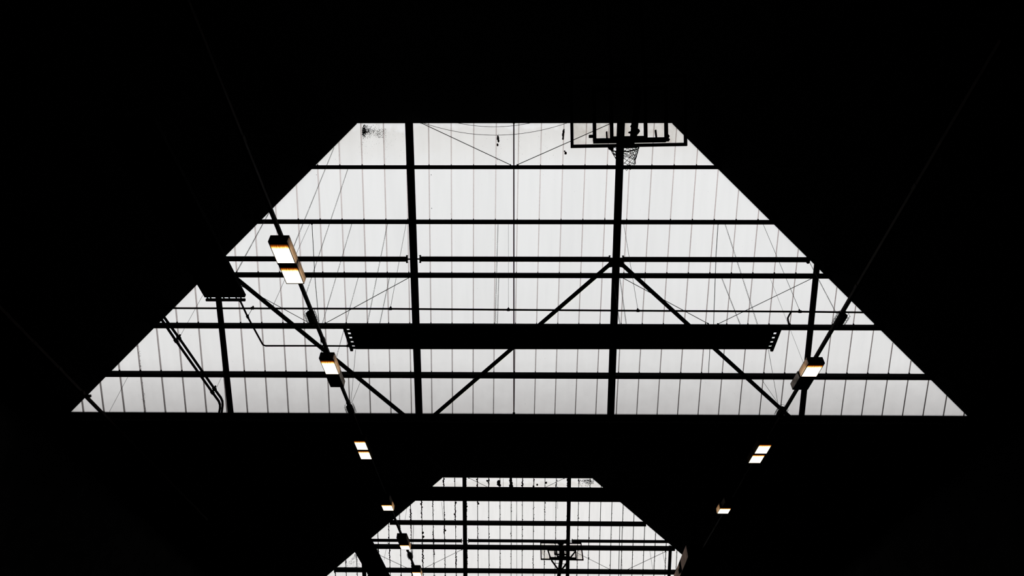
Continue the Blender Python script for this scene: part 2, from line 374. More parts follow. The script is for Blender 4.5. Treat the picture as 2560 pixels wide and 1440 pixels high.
# --- purlins
def purlin(b, y, label, group, dp=.23, wd=.09):
    t = tOn(y, b, .12); tg = t + 0
    xl = b.lx(tg) - .05; xr = b.rx(tg) + .05
    P = lambda x: Vector((x, 0, 0)) + SL * t + N * (b.S + EYE.dot(N) + .12)
    mb = MB(); mb.bar(P(xl), P(xr), wd, dp)
    cl = MB()
    o = mb.build('roof_purlin', M_STEEL); tag(o, label, 'beam', group)
    return o, t
g2 = 'purlins under the near glazed slope'; g3 = 'purlins under the far glazed slope'
PU = []
for y, lb in ((418, 'topmost horizontal black purlin of the near glazed slope, crossing behind the net'),
              (554.8, 'second horizontal black purlin from the ridge of the near glazed slope'),
              (688.5, 'third horizontal black purlin of the near glazed slope, just below the tube struts'),
              (816.3, 'fourth horizontal black purlin of the near glazed slope, along the wide heater panel'),
              (938.5, 'lowest horizontal black purlin of the near glazed slope, below the wide heater panel')):
    PU.append(purlin(B1, y, lb, g2)[1])
PU2 = []
for y, lb in ((1240, 'topmost black purlin of the far glazed slope, hidden by the deep girder'),
              (1308, 'second black purlin of the far glazed slope, below the deep girder'),
              (1368.5, 'third black purlin of the far glazed slope, behind the folded backboard'),
              (1427.5, 'fourth black purlin of the far glazed slope, near the bottom edge of the picture'),
              (1490, 'lowest black purlin of the far glazed slope')):
    PU2.append(purlin(B2, y, lb, g3, .18, .15)[1])
# seam clips on the purlins: one stuff part each window
def clips(b, root, seams, PUt, sz):
    mb = MB()
    for s, a, c in seams:
        for t in PUt:
            tt = t + (.0)
            if a < tt < c:
                p = b.P(s(tt), tt - .066, -.02); mb.bar(p, p + SL * .03, sz, .04)
    mb.build('seam_clip', M_STEEL, root, kind='stuff')
clips(B1, W1, seams1, PU, .019); clips(B2, W2o, seams2, PU2, .035)
# --- tube struts
def strut(b, x0, x1, y, label, group, r=.066, fl=(1, 1)):
    A = onplane(x0, y, b.S - .10); B = onplane(x1, y, b.S - .10); B = Vector((B.x, A.y, A.z))
    root = tag(empty('tube_strut', (A + B) / 2), label, 'pipe', group)
    mb = MB(); mb.tube([A, B], r, 12); mb.build('tube', M_STEEL, root, smooth=False)
    for e, P, d in ((fl[0], A, 1), (fl[1], B, -1)):
        if e:
            f = MB(); f.tube([P, P + X_ * d * .015], r * 1.55, 12)
            f.tube([P - X_ * d * .16, P], r * .28, 8); f.build('end_flange', M_STEEL, root); f = MB()
            for a in (0, 1, 2, 3):
                q = P + Vector((0, math.cos(a * math.pi / 2 + .8), math.sin(a * math.pi / 2 + .8))) * r * 1.25
                f.tube([q - X_ * d * .025, q + X_ * d * .03], .009, 6)
            f.build('bolt', M_STEEL, root, kind='stuff')
g4 = 'tube struts between the rafters of the near slope'
strut(B1, 560, 1018, 647, 'black round tube strut left of the left long rafter, passing behind the twin lamp', g4, fl=(0, 1))
strut(B1, 1050, 1524.5, 647.5, 'black round tube strut spanning between the two long rafters', g4)
strut(B1, 1557, 2021, 648.5, 'black round tube strut right of the right long rafter', g4, fl=(1, 1))
g5 = 'tube struts between the rafters of the far slope'
strut(B2, 905, 1154, 1350.5, 'thin black tube strut at the left of the far slope, behind a lamp box', g5, .07, (0, 1))
strut(B2, 1171, 1415.5, 1351.5, 'thin black tube strut in the middle of the far slope, above the folded backboard', g5, .07)
strut(B2, 1430, 1690, 1352.5, 'thin black tube strut at the right of the far slope', g5, .07, (1, 0))
# --- wind braces
def brace(p, q, label, gus=None):
    A = onplane(*p, B1.S - .21); B = onplane(*q, B1.S - .21)
    mb = MB(); mb.tube([A, B], .052, 10); o = mb.build('wind_brace', M_STEEL); tag(o, label, 'beam', 'diagonal wind braces of the near slope')
brace((1535, 652), (1077.5, 1045), 'diagonal tube brace falling left from the rafter node, partly behind the heater panel')
brace((1545, 652), (1974, 1042), 'diagonal tube brace falling right from the rafter node to the right caged fixture')
brace((555, 667), (1016, 1043), 'black diagonal tube brace at the left, crossing behind the half-lit lamp box')
# gusset plates at the node
mb = MB()
C0 = onplane(1540, 656, B1.S - .19)
pts = []
for a, rr in ((10, .17), (45, .2), (80, .13), (100, .13), (135, .2), (170, .17), (190, .17), (222, .22), (262, .12), (278, .12), (318, .22), (350, .17)):
    pts.append(C0 + X_ * math.cos(math.radians(a)) * rr - SL * math.sin(math.radians(a)) * rr * .85)
n = len(pts); mb.add([p - N * .012 for p in pts] + [p + N * .012 for p in pts], [tuple(range(n)), tuple(range(2 * n - 1, n - 1, -1))] + [(i, (i + 1) % n, (i + 1) % n + n, i + n) for i in range(n)])
mb.build('gusset_plate', M_STEEL, R2); mb = MB()
for a in range(0, 360, 45):
    q = C0 + X_ * math.cos(math.radians(a + 20)) * .12 + SL * math.sin(math.radians(a + 20)) * .1; mb.tube([q - N * .035, q + N * .03], .014, 6)
mb.build('bolt', M_STEEL, R2, kind='stuff')
# --- sag rods
def rod(b, pts, r, label, group, d=.0, name='sag_rod', cat='rod'):
    P = [onplane(x, y, b.S + d) for x, y in pts]
    mb = MB(); mb.tube(P, r, 6)
    for e in (P[0], P[-1]): mb.tube([e - N * .03, e + N * .03], r * 2.2, 6)
    return tag(mb.build(name, M_STEEL, smooth=False), label, cat, group)
g6 = 'sag rods of the near slope'
rod(B1, [(1284.6, 306), (1284.8, 1034)], .0165, 'straight black rod down the middle of the near glazed slope', g6, .12)
rod(B1, [(780, 560), (787, 690), (798, 815), (805, 884)], .0075, 'thin black rod down the left bay, running to the half-lit lamp box', g6, .03)
rod(B1, [(1795, 560), (1790, 640), (1784, 810), (1775, 868), (1771, 935)], .0075, 'thin black rod down the right bay of the near slope', g6, .03)
for a, b_, lb in (((1052, 307), (1276, 412), 'thin diagonal rod under the ridge, left of the middle rod'),
                  ((1526, 309), (1293, 412), 'thin diagonal rod under the ridge, from behind the backboard down to the middle rod'),
                  ((1034, 688), (812, 809), 'thin diagonal rod falling left from the left long rafter to the fourth purlin'),
                  ((598, 712), (776, 809), 'thin diagonal rod at the left, crossing the wind brace below the twin lamp'),
                  ((1548, 690), (1770, 809), 'thin diagonal rod falling right from the right long rafter across the brace'),
                  ((2034, 694), (1795, 810), 'thin diagonal rod at the right, falling left from the right short rafter')):
    rod(B1, [a, b_], .0085, lb, g6, .02)
g7 = 'sag rods of the far slope'
for a, b_, lb in (((1172, 1195), (1222, 1219), 'thin diagonal rod under the far ridge, left part'),
                  ((1410, 1196), (1358, 1221), 'thin diagonal rod under the far ridge, right part'),
                  ((945, 1386), (1022, 1422), 'thin diagonal rod on the far slope, left of the lower lamp box'),
                  ((1155, 1374), (1056, 1423), 'thin diagonal rod on the far slope, rising right to the left rafter'),
                  ((1430, 1376), (1530, 1426), 'thin diagonal rod on the far slope, falling right of the folded backboard'),
                  ((1664, 1379), (1562, 1427), 'thin diagonal rod on the far slope, rising right towards the stained duct')):
    rod(B2, [a, b_], .011, lb, g7, .02)
rod(B2, [(1291.5, 1192), (1292, 1540)], .010, 'thin grey rod down the middle of the far glazed slope', g7, .12)
rod(B2, [(1549.5, 1310), (1544.5, 1540)], .016, 'thin dark rod down the right bay of the far glazed slope', g7, .1)
rod(B2, [(1034, 1310), (1026, 1540)], .012, 'thin dark rod down the left bay of the far glazed slope', g7, .1)

# --- deep girder and valley beam
def cross_beam(x0, x1, y, H, hgt, wd, label, name):
    A = onH(x0, y, H); B = onH(x1, y, H); yy = (A.y + B.y) / 2
    mb = MB(); z = H + 1.6
    beam_I(mb, (-9.5, yy, z), (9.5, yy, z), wd, hgt + .04, (0, 0, 1))
    o = tag(mb.build(name, M_STEEL), label, 'beam')
    for i in range(-4, 5):
        mb = MB(); mb.box((i * 2 - .01, yy - wd / 2 + .01, z - hgt / 2), (i * 2 + .01, yy - .012, z + hgt / 2)); mb.build('stiffener', M_STEEL, o)
    return o
cross_beam(1083, 1500, 1235.5, 8.9, .40, .16, 'deep black steel girder crossing the top of the far glazed slope', 'deep_girder')
mb = MB(); z = ze; yv = e1l.y
mb.sweep((-EX, yv + .31, z - .05), (EX, yv + .31, z - .05), [(-.19, .21), (-.19, -.14), (-.15, -.14), (-.15, -.02), (.15, -.02), (.15, -.14), (.19, -.14), (.19, .085)], (0, 0, 1))
tag(mb.build('valley_gutter', M_STEEL), 'black valley gutter beam along the bottom edge of the near glazed slope', 'beam')

# ------------------------------------------------------------------ mould, dirt and moss
mb = MB()
def speck(x, y, r, b, mb, d=-.004, st=1.0):
    p = onplane(x, y, b.G + d); mb.blob(p, r, r * st, .004, n=5 if r < .012 else 9)
def dpx(b): return 1 / 104.
for i in range(620):
    x = 906 + abs(random.gauss(0, 15)); y = 320 + random.gauss(6, 7) + (x - 907) * .05
    if x < 955: speck(x, y, random.uniform(.003, .0085) * (1.45 if x < 914 else 1), B1, mb)
for i in range(150): speck(random.gauss(950, 7), random.uniform(322, 345), random.uniform(.003, .008), B1, mb)
for i in range(330):
    x = random.choice([random.gauss(907, 3), random.gauss(963, 3), random.uniform(896, 1010), random.uniform(896, 1010)])
    y = 325 + abs(random.gauss(0, 38))
    if y < 408: speck(x, y, random.uniform(.0015, .004), B1, mb)
for i in range(110):
    x = random.choice([random.gauss(845, 5), random.gauss(815, 9), random.gauss(1245, 4), random.gauss(1300, 4), random.uniform(1190, 1390)]); y = random.uniform(330, 412)
    if x > 893 - (y - 308) + 6: speck(x, y, random.uniform(.002, .005), B1, mb)
for i in range(240):
    x = random.uniform(300, 2200); y = random.uniform(420, 1020)
    if 893 - (y - 308) + 14 < x < 1680 + (y - 308) * 1.0 - 14: speck(x, y, random.uniform(.002, .0045), B1, mb)
for i in range(90):
    y = random.uniform(850, 1030); x = random.choice([348 + (y - 860) * .08, 361 + (y - 1000) * .12]) + random.gauss(0, 1.5); speck(x, y, random.uniform(.002, .006), B1, mb, st=2.5)
mb.build('mould_speck', M_MOULD, W1, kind='stuff')
mb = MB()
for x, y, r, st in ((1245, 346, .028, 2.2), (1246, 352, .024, 1.6), (1244.5, 341, .018, 1.5), (1244, 362, .020, 1.6), (1409, 329, .024, 2.2), (1408, 337, .026, 2.4), (1407.5, 346, .022, 1.8), (1410, 324, .016, 1.2), (1414, 383, .032, 1.1), (1411.5, 378, .016, 1.4),
                   (1243, 399, .010, 1.2), (1079, 521, .010, 1.3), (1127, 535, .006, 1), (1078, 437, .008, 1.6), (1512, 546, .010, 2), (791, 437, .008, 1)):
    speck(x, y, r, B1, mb, -.012, st)
for o in range(0, 1):
    pass
mb.build('moss_clump', M_MOULD, W1, kind='stuff')
# moss along the far slope's seams
mb = MB()
tA = onplane(1290, 1197, B2.G).dot(SL); tB = onplane(1290, 1538, B2.G).dot(SL)
for i, (s, a, c) in enumerate(seams2):
    tm = (a + c) / 2; xm = s(tm)
    dens = 1.0 if xm < -2.4 else (.35 if xm < 3 else .3)
    t = max(a, tA)
    while t < min(c, tB):
        top = 1 if t < tA + .9 else 0
        dd = 1.2 if top else dens
        if xm > 3.5 and not top: dd = .4
        patch = .5 + .5 * math.sin(t * 2.3 + i * 1.7)
        if random.random() < dd * (.35 + .65 * patch):
            r = random.uniform(.011, .026) * (.75 + .7 * patch * min(dd, 1))
            if xm > 3.5: r *= .6
            mb.blob(b_P if False else B2.P(s(t) + random.gauss(0, .016), t, -.022), r, r * random.uniform(.9, 1.9), .014, n=5)
        t += .035
for x, y, r in ((1247, 1205, .09), (1249, 1213, .07), (1246, 1210, .08), (1277, 1201, .08), (1278, 1208, .09), (1278, 1215, .10), (1277, 1196, .06), (1365, 1207, .055), (1343, 1212, .045), (1218, 1202, .05), (1196, 1259, .055), (1194, 1255, .04), (1305, 1214, .05), (1334, 1216, .05), (1139, 1257, .05), (1057, 1332, .06), (1058, 1342, .06), (1113, 1326, .05)):
    mb.blob(onplane(x, y, B2.G - .03), r, r * 1.1, .02, n=7)
for k in range(240):
    x = random.choice([random.uniform(1445, 1485), random.gauss(1470, 7)]); y = 1199 + abs(random.gauss(0, 7))
    if y < 1218: mb.blob(onplane(x, y, B2.G - .006), random.uniform(.006, .015), random.uniform(.008, .028), .005, n=5)
for k in range(130):
    y = random.uniform(1385, 1419); x = 888 + (y - 1385) * random.uniform(-.8, .45); mb.blob(onplane(x, y, B2.G - .006), random.uniform(.006, .016), random.uniform(.006, .02), .005, n=5)
mb.build('moss', M_MOULD, W2o, kind='stuff')

# ------------------------------------------------------------------ radiant heater strips
HE = 8.0
def flatpanel(p4, th, root, name, mat=M_HEAT):
    mb = MB(); mb.hexa(p4 + [q + Vector((0, 0, th)) for q in p4]); return mb.build(name, mat, root)
# long strip, left
VPX, VPY = 1318, 2119
def onrail(kx, y, H): return onH(VPX - kx * (VPY - y), y, H)
def strip(k0, k1, ya, yb, label, H=HE, th=.07, hdr=True):
    a0, a1 = onrail(k0, ya, H), onrail(k1, ya, H); c0, c1 = onrail(k0, yb, H), onrail(k1, yb, H)
    root = tag(empty('heater_strip', (a0 + c1) / 2), label, 'heater', 'radiant heater strips')
    flatpanel([a0, a1, c1, c0], th, root, 'panel')
    n = 7
    for i in range(4):
        u = (i + .5) / 4; p = a0.lerp(a1, u); q = c0.lerp(c1, u); mb = MB(); mb.tube([p + Vector((0, 0, th + .02)), q + Vector((0, 0, th + .02))], .022, 8); mb.build('pipe', M_HEAT, root)
    if hdr:
        dY = Vector((0, .085, .01)); mb = MB(); l = c0 + dY + Vector((-.0, .0, 0)); r = c1 + dY + Vector((-.03, 0, 0))
        mb.tube([l, r], .032, 10); mb.build('header_pipe', M_HEAT, root)
        for u in (.06, .14, .33, .48, .62, .80, .92):
            p = l.lerp(r, u); mb = MB(); mb.bar(p - Vector((0, .09, 0)), p, .02, .02); mb.build('header_stub', M_HEAT, root)
    return root
strip(.5865, .5130, 300, 743.5, 'black heater strip at the left whose header end shows against the near glazing')
strip(.5835, .508, 1180, 1520, 'black heater strip crossing the lower left of the far glazed slope', hdr=False)
# wide cross panel
HC = 8.08
zc = HC + 1.6
c00, c01, c11, c10 = onH(872, 818, HC), onH(1940, 818, HC), onH(1919, 873.5, HC), onH(889.5, 873, HC)
ctr = tag(empty('radiant_heater', (c00 + c11) / 2), 'wide black heater panel hung across the near slope, with slotted ends', 'heater')
flatpanel([c00, c01, c11, c10], .06, ctr, 'panel')
for i in range(5):
    u = (i + .5) / 5; mb = MB(); mb.tube([c00.lerp(c10, u) + Vector((-.08, 0, .07)), c01.lerp(c11, u) + Vector((.08, 0, .07))], .022, 8); mb.build('pipe', M_HEAT, ctr)
for sgn, p, q in ((-1, c00, c10), (1, c01, c11)):
    off = Vector((sgn * .096, 0, 0)); e = (q - p)
    mb = MB(); mb.bar(p + off - e * .04, q + off + e * .06, .055, .05, (0, 0, 1)); 
    mb.build('header_pipe', M_HEAT, ctr)
    for i in range(6):
        u = i / 5 * .94 + .02; w_ = p.lerp(q, u); mb = MB(); mb.bar(w_ - off * .1 + Vector((0, 0, .02)), w_ + off + Vector((0, 0, .02)), .042, .04, (0, 0, 1)); mb.build('header_rung', M_HEAT, ctr)
# feed pipes
def pipe(pts, r, label, name='heating_pipe', mat=M_HEAT, couplings=(), n=8, group=None):
    root = tag(empty(name, Vector(pts[len(pts) // 2])), label, 'pipe', group)
    mb = MB(); mb.tube(pts, r, n); mb.build('pipe', mat, root)
    for c_, d in couplings:
        mb = MB(); d = Vector(d).normalized(); mb.tube([Vector(c_) - d * r * 1.5, Vector(c_) + d * r * 1.5], r * 1.5, n); mb.tube([Vector(c_) + Vector((0, 0, 0)), Vector(c_) + Vector((0, 0, r * 3))], r * .8, 6); mb.build('coupling', mat, root)
    return root
f1 = [onH(x, y, HE) for x, y in ((600, 751), (619, 792), (655, 858), (658, 862.5), (664, 864.5), (760, 864.5), (872, 865))]
pipe(f1, .018, 'thin black feed pipe bending from the left heater strip to the wide heater panel', couplings=((f1[0], f1[1] - f1[0]), (f1[1], f1[2] - f1[1]), (f1[6] - X_ * .02, X_)))
HP = 8.52
lp = [onH(x, y, HP) for x, y in ((380, 770.2), (976, 772), (1271, 774.5), (1595, 776.8), (2000, 779.2), (2240, 782))]
pipe(lp, .02, 'long thin black pipe crossing the near slope above the wide heater panel', couplings=[(p, X_) for p in (onH(631, 770.6, HP), lp[1], lp[2], lp[3], lp[4])])
el = [onH(x, y, H_) for x, y, H_ in ((1978, 780, 8.5), (1974, 786, 8.4), (1969.5, 795, 8.3), (1970, 801, 8.2), (1972, 808, 8.15), (1974, 822, 8.12))]
pipe(el, .018, 'short bent black pipe dropping to the right end of the wide heater panel')
HP2 = 8.72
for dx, lb, rr in ((0, 'left one of the two parallel heating pipes at the lower left', .029), (1, 'right one of the two parallel heating pipes at the lower left', .029)):
    P0 = ((390, 778), (440, 852), (531, 981), (547, 1003), (550, 1012), (550, 1020), (545.5, 1046)) if dx == 0 else ((396, 773), (447, 844), (536, 972), (552, 994), (556, 1003), (556.5, 1014), (552.5, 1046))
    P = [onH(x, y, max(8.22, 9.14 - (y - 778) * .0033)) for x, y in P0]
    # keep the riser bend below the slope: the last points drop to the valley
    pipe(P, rr, lb, couplings=((P[1], P[2] - P[1]), (P[2], P[2] - P[1])), group='pair of heating pipes')

# stained duct at right
d0, d1 = onH(1720, 1392, 8.0), onH(1676, 1496, 8.0)
du = Vector((0, 0, .42)); wv = Vector((1.25, 0, 0))
root = tag(empty('duct', (d0 + d1) / 2), 'brown stained sheet metal duct end catching light at the lower right of the far slope', 'duct')
mb = MB(); mb.hexa([d0 + X_ * .012, d0 + wv, d1 + wv, d1 + X_ * .012, d0 + X_ * .012 + du, d0 + wv + du, d1 + wv + du, d1 + X_ * .012 + du]); mb.build('duct_body', M_HEAT, root)
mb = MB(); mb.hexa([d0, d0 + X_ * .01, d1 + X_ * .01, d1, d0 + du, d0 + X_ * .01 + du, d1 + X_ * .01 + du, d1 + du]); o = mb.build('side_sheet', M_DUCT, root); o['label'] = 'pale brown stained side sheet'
for u0, u1, z0, z1 in ((.30, .38, .02, .98), (.36, .44, .2, .62)):
    mb = MB(); p = d0.lerp(d1, u0); q = d0.lerp(d1, u1); e_ = X_ * .006
    mb.hexa([p - e_ + du * z0, p + du * z0, q + du * z0, q - e_ + du * z0, p - e_ + du * z1, p + du * z1, q + du * z1, q - e_ + du * z1]); mb.build('strap', M_HEAT, root)

# ------------------------------------------------------------------ lamp rails and box lamps
def rail(k, y0, y1, label, H=8.19, wd=.062, kk=None):
    a, b = onrail(k, y0, H), onrail(k if kk is None else kk, y1, H)
    root = tag(empty('lamp_rail', (a + b) / 2), label, 'rail', 'lamp rails running the length of the hall')
    mb = MB(); mb.bar(a, b, wd, .06, (0, 0, 1)); mb.build('rail', M_RAIL, root)
    L = b - a
    for i in range(1, 12):
        p = a + L * i / 12; mb = MB(); mb.bar(p, p + L.normalized() * .12, wd * 1.25, .075, (0, 0, 1)); mb.build('joint_sleeve', M_RAIL, root)
    return root
rail(.4022, -100, 1560, 'dark brown lamp rail running lengthwise on the left, carrying the twin-lit lamp')
rail(-.5885, 100, 1560, 'dark brown lamp rail running lengthwise on the right, carrying one half-lit lamp box')
rail(.978, 700, 1300, 'dark brown lamp rail crossing the lower left corner of the near glazing')
mb = MB(); p = onH(222, 990, 8.15); mb.bar(p - X_ * .16, p + X_ * .05, .06, .05); mb.bar(p - X_ * .16 - Vector((0, .16, 0)), p - X_ * .04 - Vector((0, .14, 0)), .09, .06)
tag(mb.build('rail_bracket', M_RAIL), 'small dark bracket on the rail at the lower left corner of the near glazing', 'bracket')

def lamp_box(xa, ya, yb, apA, apB, side, lit, label, group, H=HE, wpx=None, wid=.345, ht=.16, cover=1):
    """xa: surveyed x of the housing's left bottom edge at row ya; yb: far row; ap rows of the opening."""
    k = (VPX - xa) / (VPY - ya)
    a = onrail(k, ya, H); b = onrail(k, yb, H)
    root = tag(empty('box_lamp', (a + b) / 2 + X_ * wid / 2), label, 'lamp', group)
    up = Vector((0, 0, ht)); W = X_ * wid; t = .012
    # housing: top, ends, left and right walls, bottom collar round the opening
    mb = MB()
    mb.hexa([a + up, a + up + W, b + up + W, b + up] + [q + Vector((0, 0, .01)) for q in (a + up, a + up + W, b + up + W, b + up)])
    D = (b - a).normalized() * t; Xt = X_ * t
    def wallh(p, q, off): mb.hexa([p, p + off, q + off, q, p + up, p + off + up, q + off + up, q + up])
    if side < 0: wallh(a, b, Xt)                       # dark outer wall
    else: wallh(a + W - Xt, b + W - Xt, Xt)
    wallh(a, a + W, D); wallh(b - D, b + W - D, D)
    ka = onrail(k, apA, H); kb = onrail(k, apB, H)
    zb = Vector((0, 0, .012)); ix = X_ * (wid * .03)
    mb.hexa([a, a + W, ka + W, ka] + [q + zb for q in (a, a + W, ka + W, ka)])
    mb.hexa([kb, kb + W, b + W, b] + [q + zb for q in (kb, kb + W, b + W, b)])
    mb.hexa([ka, ka + ix, kb + ix, kb] + [q + zb for q in (ka, ka + ix, kb + ix, kb)])
    mb.hexa([ka + W - ix, ka + W, kb + W, kb + W - ix] + [q + zb for q in (ka + W - ix, ka + W, kb + W, kb + W - ix)])
    mb.build('housing', M_BOX, root)
    # pale wall facing the hall's middle
    m2 = MB()
    if side < 0: m2.hexa([a + W - Xt, a + W, b + W, b + W - Xt] + [q + up for q in (a + W - Xt, a + W, b + W, b + W - Xt)])
    else: m2.hexa([a, a + Xt, b + Xt, b] + [q + up for q in (a, a + Xt, b + Xt, b)])
    o = m2.build('side_cover', M_SIDE if cover else M_SIDE2, root); o['label'] = 'pale inner side cover'
    g = MB(); zg = Vector((0, 0, .02))
    P = [ka + ix, ka + W - ix, kb + W - ix, kb + ix]
    g.hexa([q + zb * .4 for q in P] + [q + zg for q in P]); g.build('lens', M_GLOW if lit else M_OFF, root, kind=None)
    hk = MB()
    c0 = a + W * (.92 if side < 0 else .08) + up + Vector((0, .03, 0)); s = 1 if side < 0 else -1
    hk.tube([c0 + Vector((s * (.01 + .035 * math.sin(x * .5)), .035 * math.cos(x * .5), .02 * math.cos(x * .5) - .03)) for x in range(0, 12)], .005, 6)
    hk.build('hook', M_BOX, root); hk = MB(); c1 = (a + b) / 2 + up; hk.box(c1 + W * .12 + Vector((0, -.02, 0)), c1 + W * .88 + Vector((0, .02, .035)))
    hk.build('hanger', M_BOX, root)
    return root
gl = 'box lamps on the left rail'; gr = 'box lamps on the right rail'
lamp_box(669.5, 604, 662, 611.5, 658, -1, True, 'upper lamp box of the large twin-lit lamp on the left rail', gl)
lamp_box(695.5, 662, 710, 669.5, 708.5, -1, True, 'lower lamp box of the large twin-lit lamp on the left rail', gl)
lamp_box(797, 896, 937, 902, 935.5, -1, True, 'lit lamp box in front of the left wind brace, upper half of the half-lit pair', gl, wid=.315)
lamp_box(813.5, 937.5, 968, 940, 965, -1, False, 'unlit dark lamp box below the lit one on the left wind brace', gl, wid=.315)
lamp_box(2022, 908, 943, 913, 941.5, 1, True, 'lit lamp box on the right rail in front of the right short rafter', gr, wid=.36)
lamp_box(1999, 943.5, 974.5, 946, 972, 1, False, 'unlit dark lamp box below the lit one on the right rail', gr, wid=.36)
lamp_box(882.5, 1101, 1125, 1103, 1124.5, -1, True, 'upper glowing lamp of the pair in the dark below the near slope, left rail', gl, wid=.315, cover=0)
lamp_box(893, 1127, 1148.5, 1128, 1148, -1, True, 'lower glowing lamp of the pair in the dark below the near slope, left rail', gl, wid=.32, cover=0)
lamp_box(1899, 1110.5, 1134.5, 1112, 1134, 1, True, 'upper glowing lamp of the pair in the dark below the near slope, right rail', gr, wid=.345, cover=0)
lamp_box(1883, 1136, 1158, 1137, 1157.5, 1, True, 'lower glowing lamp of the pair in the dark below the near slope, right rail', gr, wid=.345, cover=0)
lamp_box(945.5, 1247, 1261.5, 1248, 1260, -1, False, 'dark lamp box just above the single glowing lamp left of the far slope', gl)
lamp_box(952, 1262, 1277, 1262.3, 1276.5, -1, True, 'single glowing lamp in the dark left of the far slope', gl)
lamp_box(1813, 1256, 1270, 1258, 1269, 1, False, 'dark lamp box above the single glowing lamp right of the far slope', gr, wid=.36)
lamp_box(1800.5, 1270.4, 1284.5, 1270.6, 1284, 1, True, 'single glowing lamp in the dark right of the far slope', gr, wid=.36)
lamp_box(991, 1345, 1362, 1346, 1361, -1, False, 'dark lamp box over the far left tube strut, above its glowing half', gl)
lamp_box(998, 1362.5, 1374.5, 1362.8, 1374, -1, True, 'glowing half of the lamp pair over the far left tube strut', gl)
lamp_box(1028, 1424, 1430, 1424.5, 1429.5, -1, False, 'dark lamp box close to the bottom edge of the picture', gl)
lamp_box(1029, 1430.2, 1442, 1430.3, 1441, -1, True, 'glowing lamp at the bottom edge of the picture, left of the far left rafter', gl)

# ------------------------------------------------------------------ wire caged fixtures
def caged(x, y, label, H=8.1, L=.34, rw=.115, dirx=0):
    c = onH(x, y, H); root = tag(empty('caged_fixture', c), label, 'fixture', 'wire caged fixtures on the lamp rails')
    mb = MB(); mb.tube([c + Vector((dirx * v, v, 0)) for v in (-L * .42, -L * .36, L * .36, L * .42)], .082, 8); mb.build('body', M_BOX, root)
    mb = MB()
    for i in range(5):
        v = -L / 2 + L * i / 4
        mb.tube([c + Vector((dirx * v + math.cos(a * math.pi / 5) * rw * (1 if a % 2 else .88), v, math.sin(a * math.pi / 5) * rw)) for a in range(10)], .0035, 4, closed=True)
    for a in range(10):
        ca, sa = math.cos(a * math.pi / 5 + .3), math.sin(a * math.pi / 5 + .3)
        mb.tube([c + Vector((dirx * (-L / 2 + L * i / 12) + ca * rw * (1.12 if i % 2 else .92), -L / 2 + L * i / 12, sa * rw * (1.12 if i % 2 else .92))) for i in range(13)], .0035, 4)
    mb.build('wire_cage', M_WIRE, root, kind='stuff')
caged(778.5, 794, 'dark wire caged fixture on the left rail, at the fourth purlin', dirx=.0)
caged(876, 1024, 'dark wire caged fixture on the left rail, at the bottom edge of the near slope')
caged(2102, 799, 'dark wire caged fixture on the right rail, near the sloping roof edge', dirx=.0)
caged(1953, 1030, 'dark wire caged fixture on the right rail, at the foot of the wind brace')
caged(1025, 1389, 'small wire caged fixture between the far lamp boxes on the left rail', L=.36, rw=.1)

# ------------------------------------------------------------------ chains and cords
def chain(top, bot, H, label, b=B1, group='hanging chains', off=.05, w_=.0075, pitch=.034):
    A = onplane(*top, b.S + off); B = onH(*bot, H)
    d = B - A; L = d.length; n = max(2, int(L / pitch)); dn = d.normalized()
    u0 = (X_ - X_.dot(dn) * dn).normalized(); v0 = dn.cross(u0); mb = MB()
    for i in range(n):
        c = A + dn * (i + .5) * L / n; ph = i * math.pi / 2 + i * .07
        s = u0 * math.cos(ph) + v0 * math.sin(ph); h = L / n * .68
        pts = [c - dn * h, c - dn * h * .5 + s * w_, c + dn * h * .5 + s * w_, c + dn * h, c + dn * h * .5 - s * w_, c - dn * h * .5 - s * w_]
        mb.tube(pts, .0030, 3, closed=True)
    root = tag(empty('chain', (A + B) / 2), label, 'chain', group); mb.build('chain_link', M_CHAIN, root, kind='stuff'); return root
def cord(top, bot, H, label, b=B1, r=.0045, off=.05, group='hanging cords'):
    A = onplane(*top, b.S + off); B = onH(*bot, H)
    mb = MB(); mb.tube([A, B], r, 5); mb.tube([B - Vector((0, 0, .01)), B + Vector((0, 0, .03))], r * 2.2, 6)
    return tag(mb.build('cord', M_WIRE), label, 'cord', group)
chain((835, 369), (734, 617), 8.2, 'thin chain from the left hip down to the twin lamp')
chain((871, 418), (765, 735), 8.2, 'thin chain from the topmost purlin down to the left rail')
chain((880, 558), (806, 809), 8.15, 'thin chain from the second purlin to the upper left wire caged fixture')
chain((969, 558), (918, 812), 8.14, 'chain left of the left long rafter, from second purlin to the wide heater panel', w_=.0105)
chain((896, 692), (841, 893), 8.17, 'thin chain from the third purlin to the half-lit lamp on the left')
chain((974, 692), (944, 835), 8.14, 'chain from the third purlin to the wide heater panel, left end', w_=.0095)
chain((1245, 558), (1238, 812), 8.14, 'chain just left of the middle rod, from second purlin to the wide heater panel', w_=.0105)
chain((1247, 692), (1242.5, 835), 8.14, 'chain just left of the middle rod, from third purlin to the wide heater panel', w_=.0095)
chain((1549, 690), (1569, 835), 8.14, 'chain beside the right long rafter, down to the wide heater panel', w_=.0115)
chain((1534, 700), (1549.5, 812), 8.14, 'chain half hidden by the right long rafter', w_=.0105)
chain((1812, 558), (1894, 812), 8.14, 'chain from the second purlin to the right end of the wide heater panel', w_=.0115)
chain((1804, 694), (1860, 835), 8.14, 'chain from the third purlin to the right end of the wide heater panel', w_=.0115)
chain((674, 529), (586, 690), 8.06, 'chain from the left hip down to the left heater strip', w_=.0105)
chain((2023, 654), (2091, 784), 8.2, 'chain at the right hip down to the right wire caged fixture', w_=.0085)
cord((1924, 692), (2009, 909), 8.16, 'thin cord from the third purlin down to the half-lit lamp on the right', r=.003)
cord((1015.5, 558), (976, 771), HP, 'thin cord to the long pipe, beside the left long rafter')
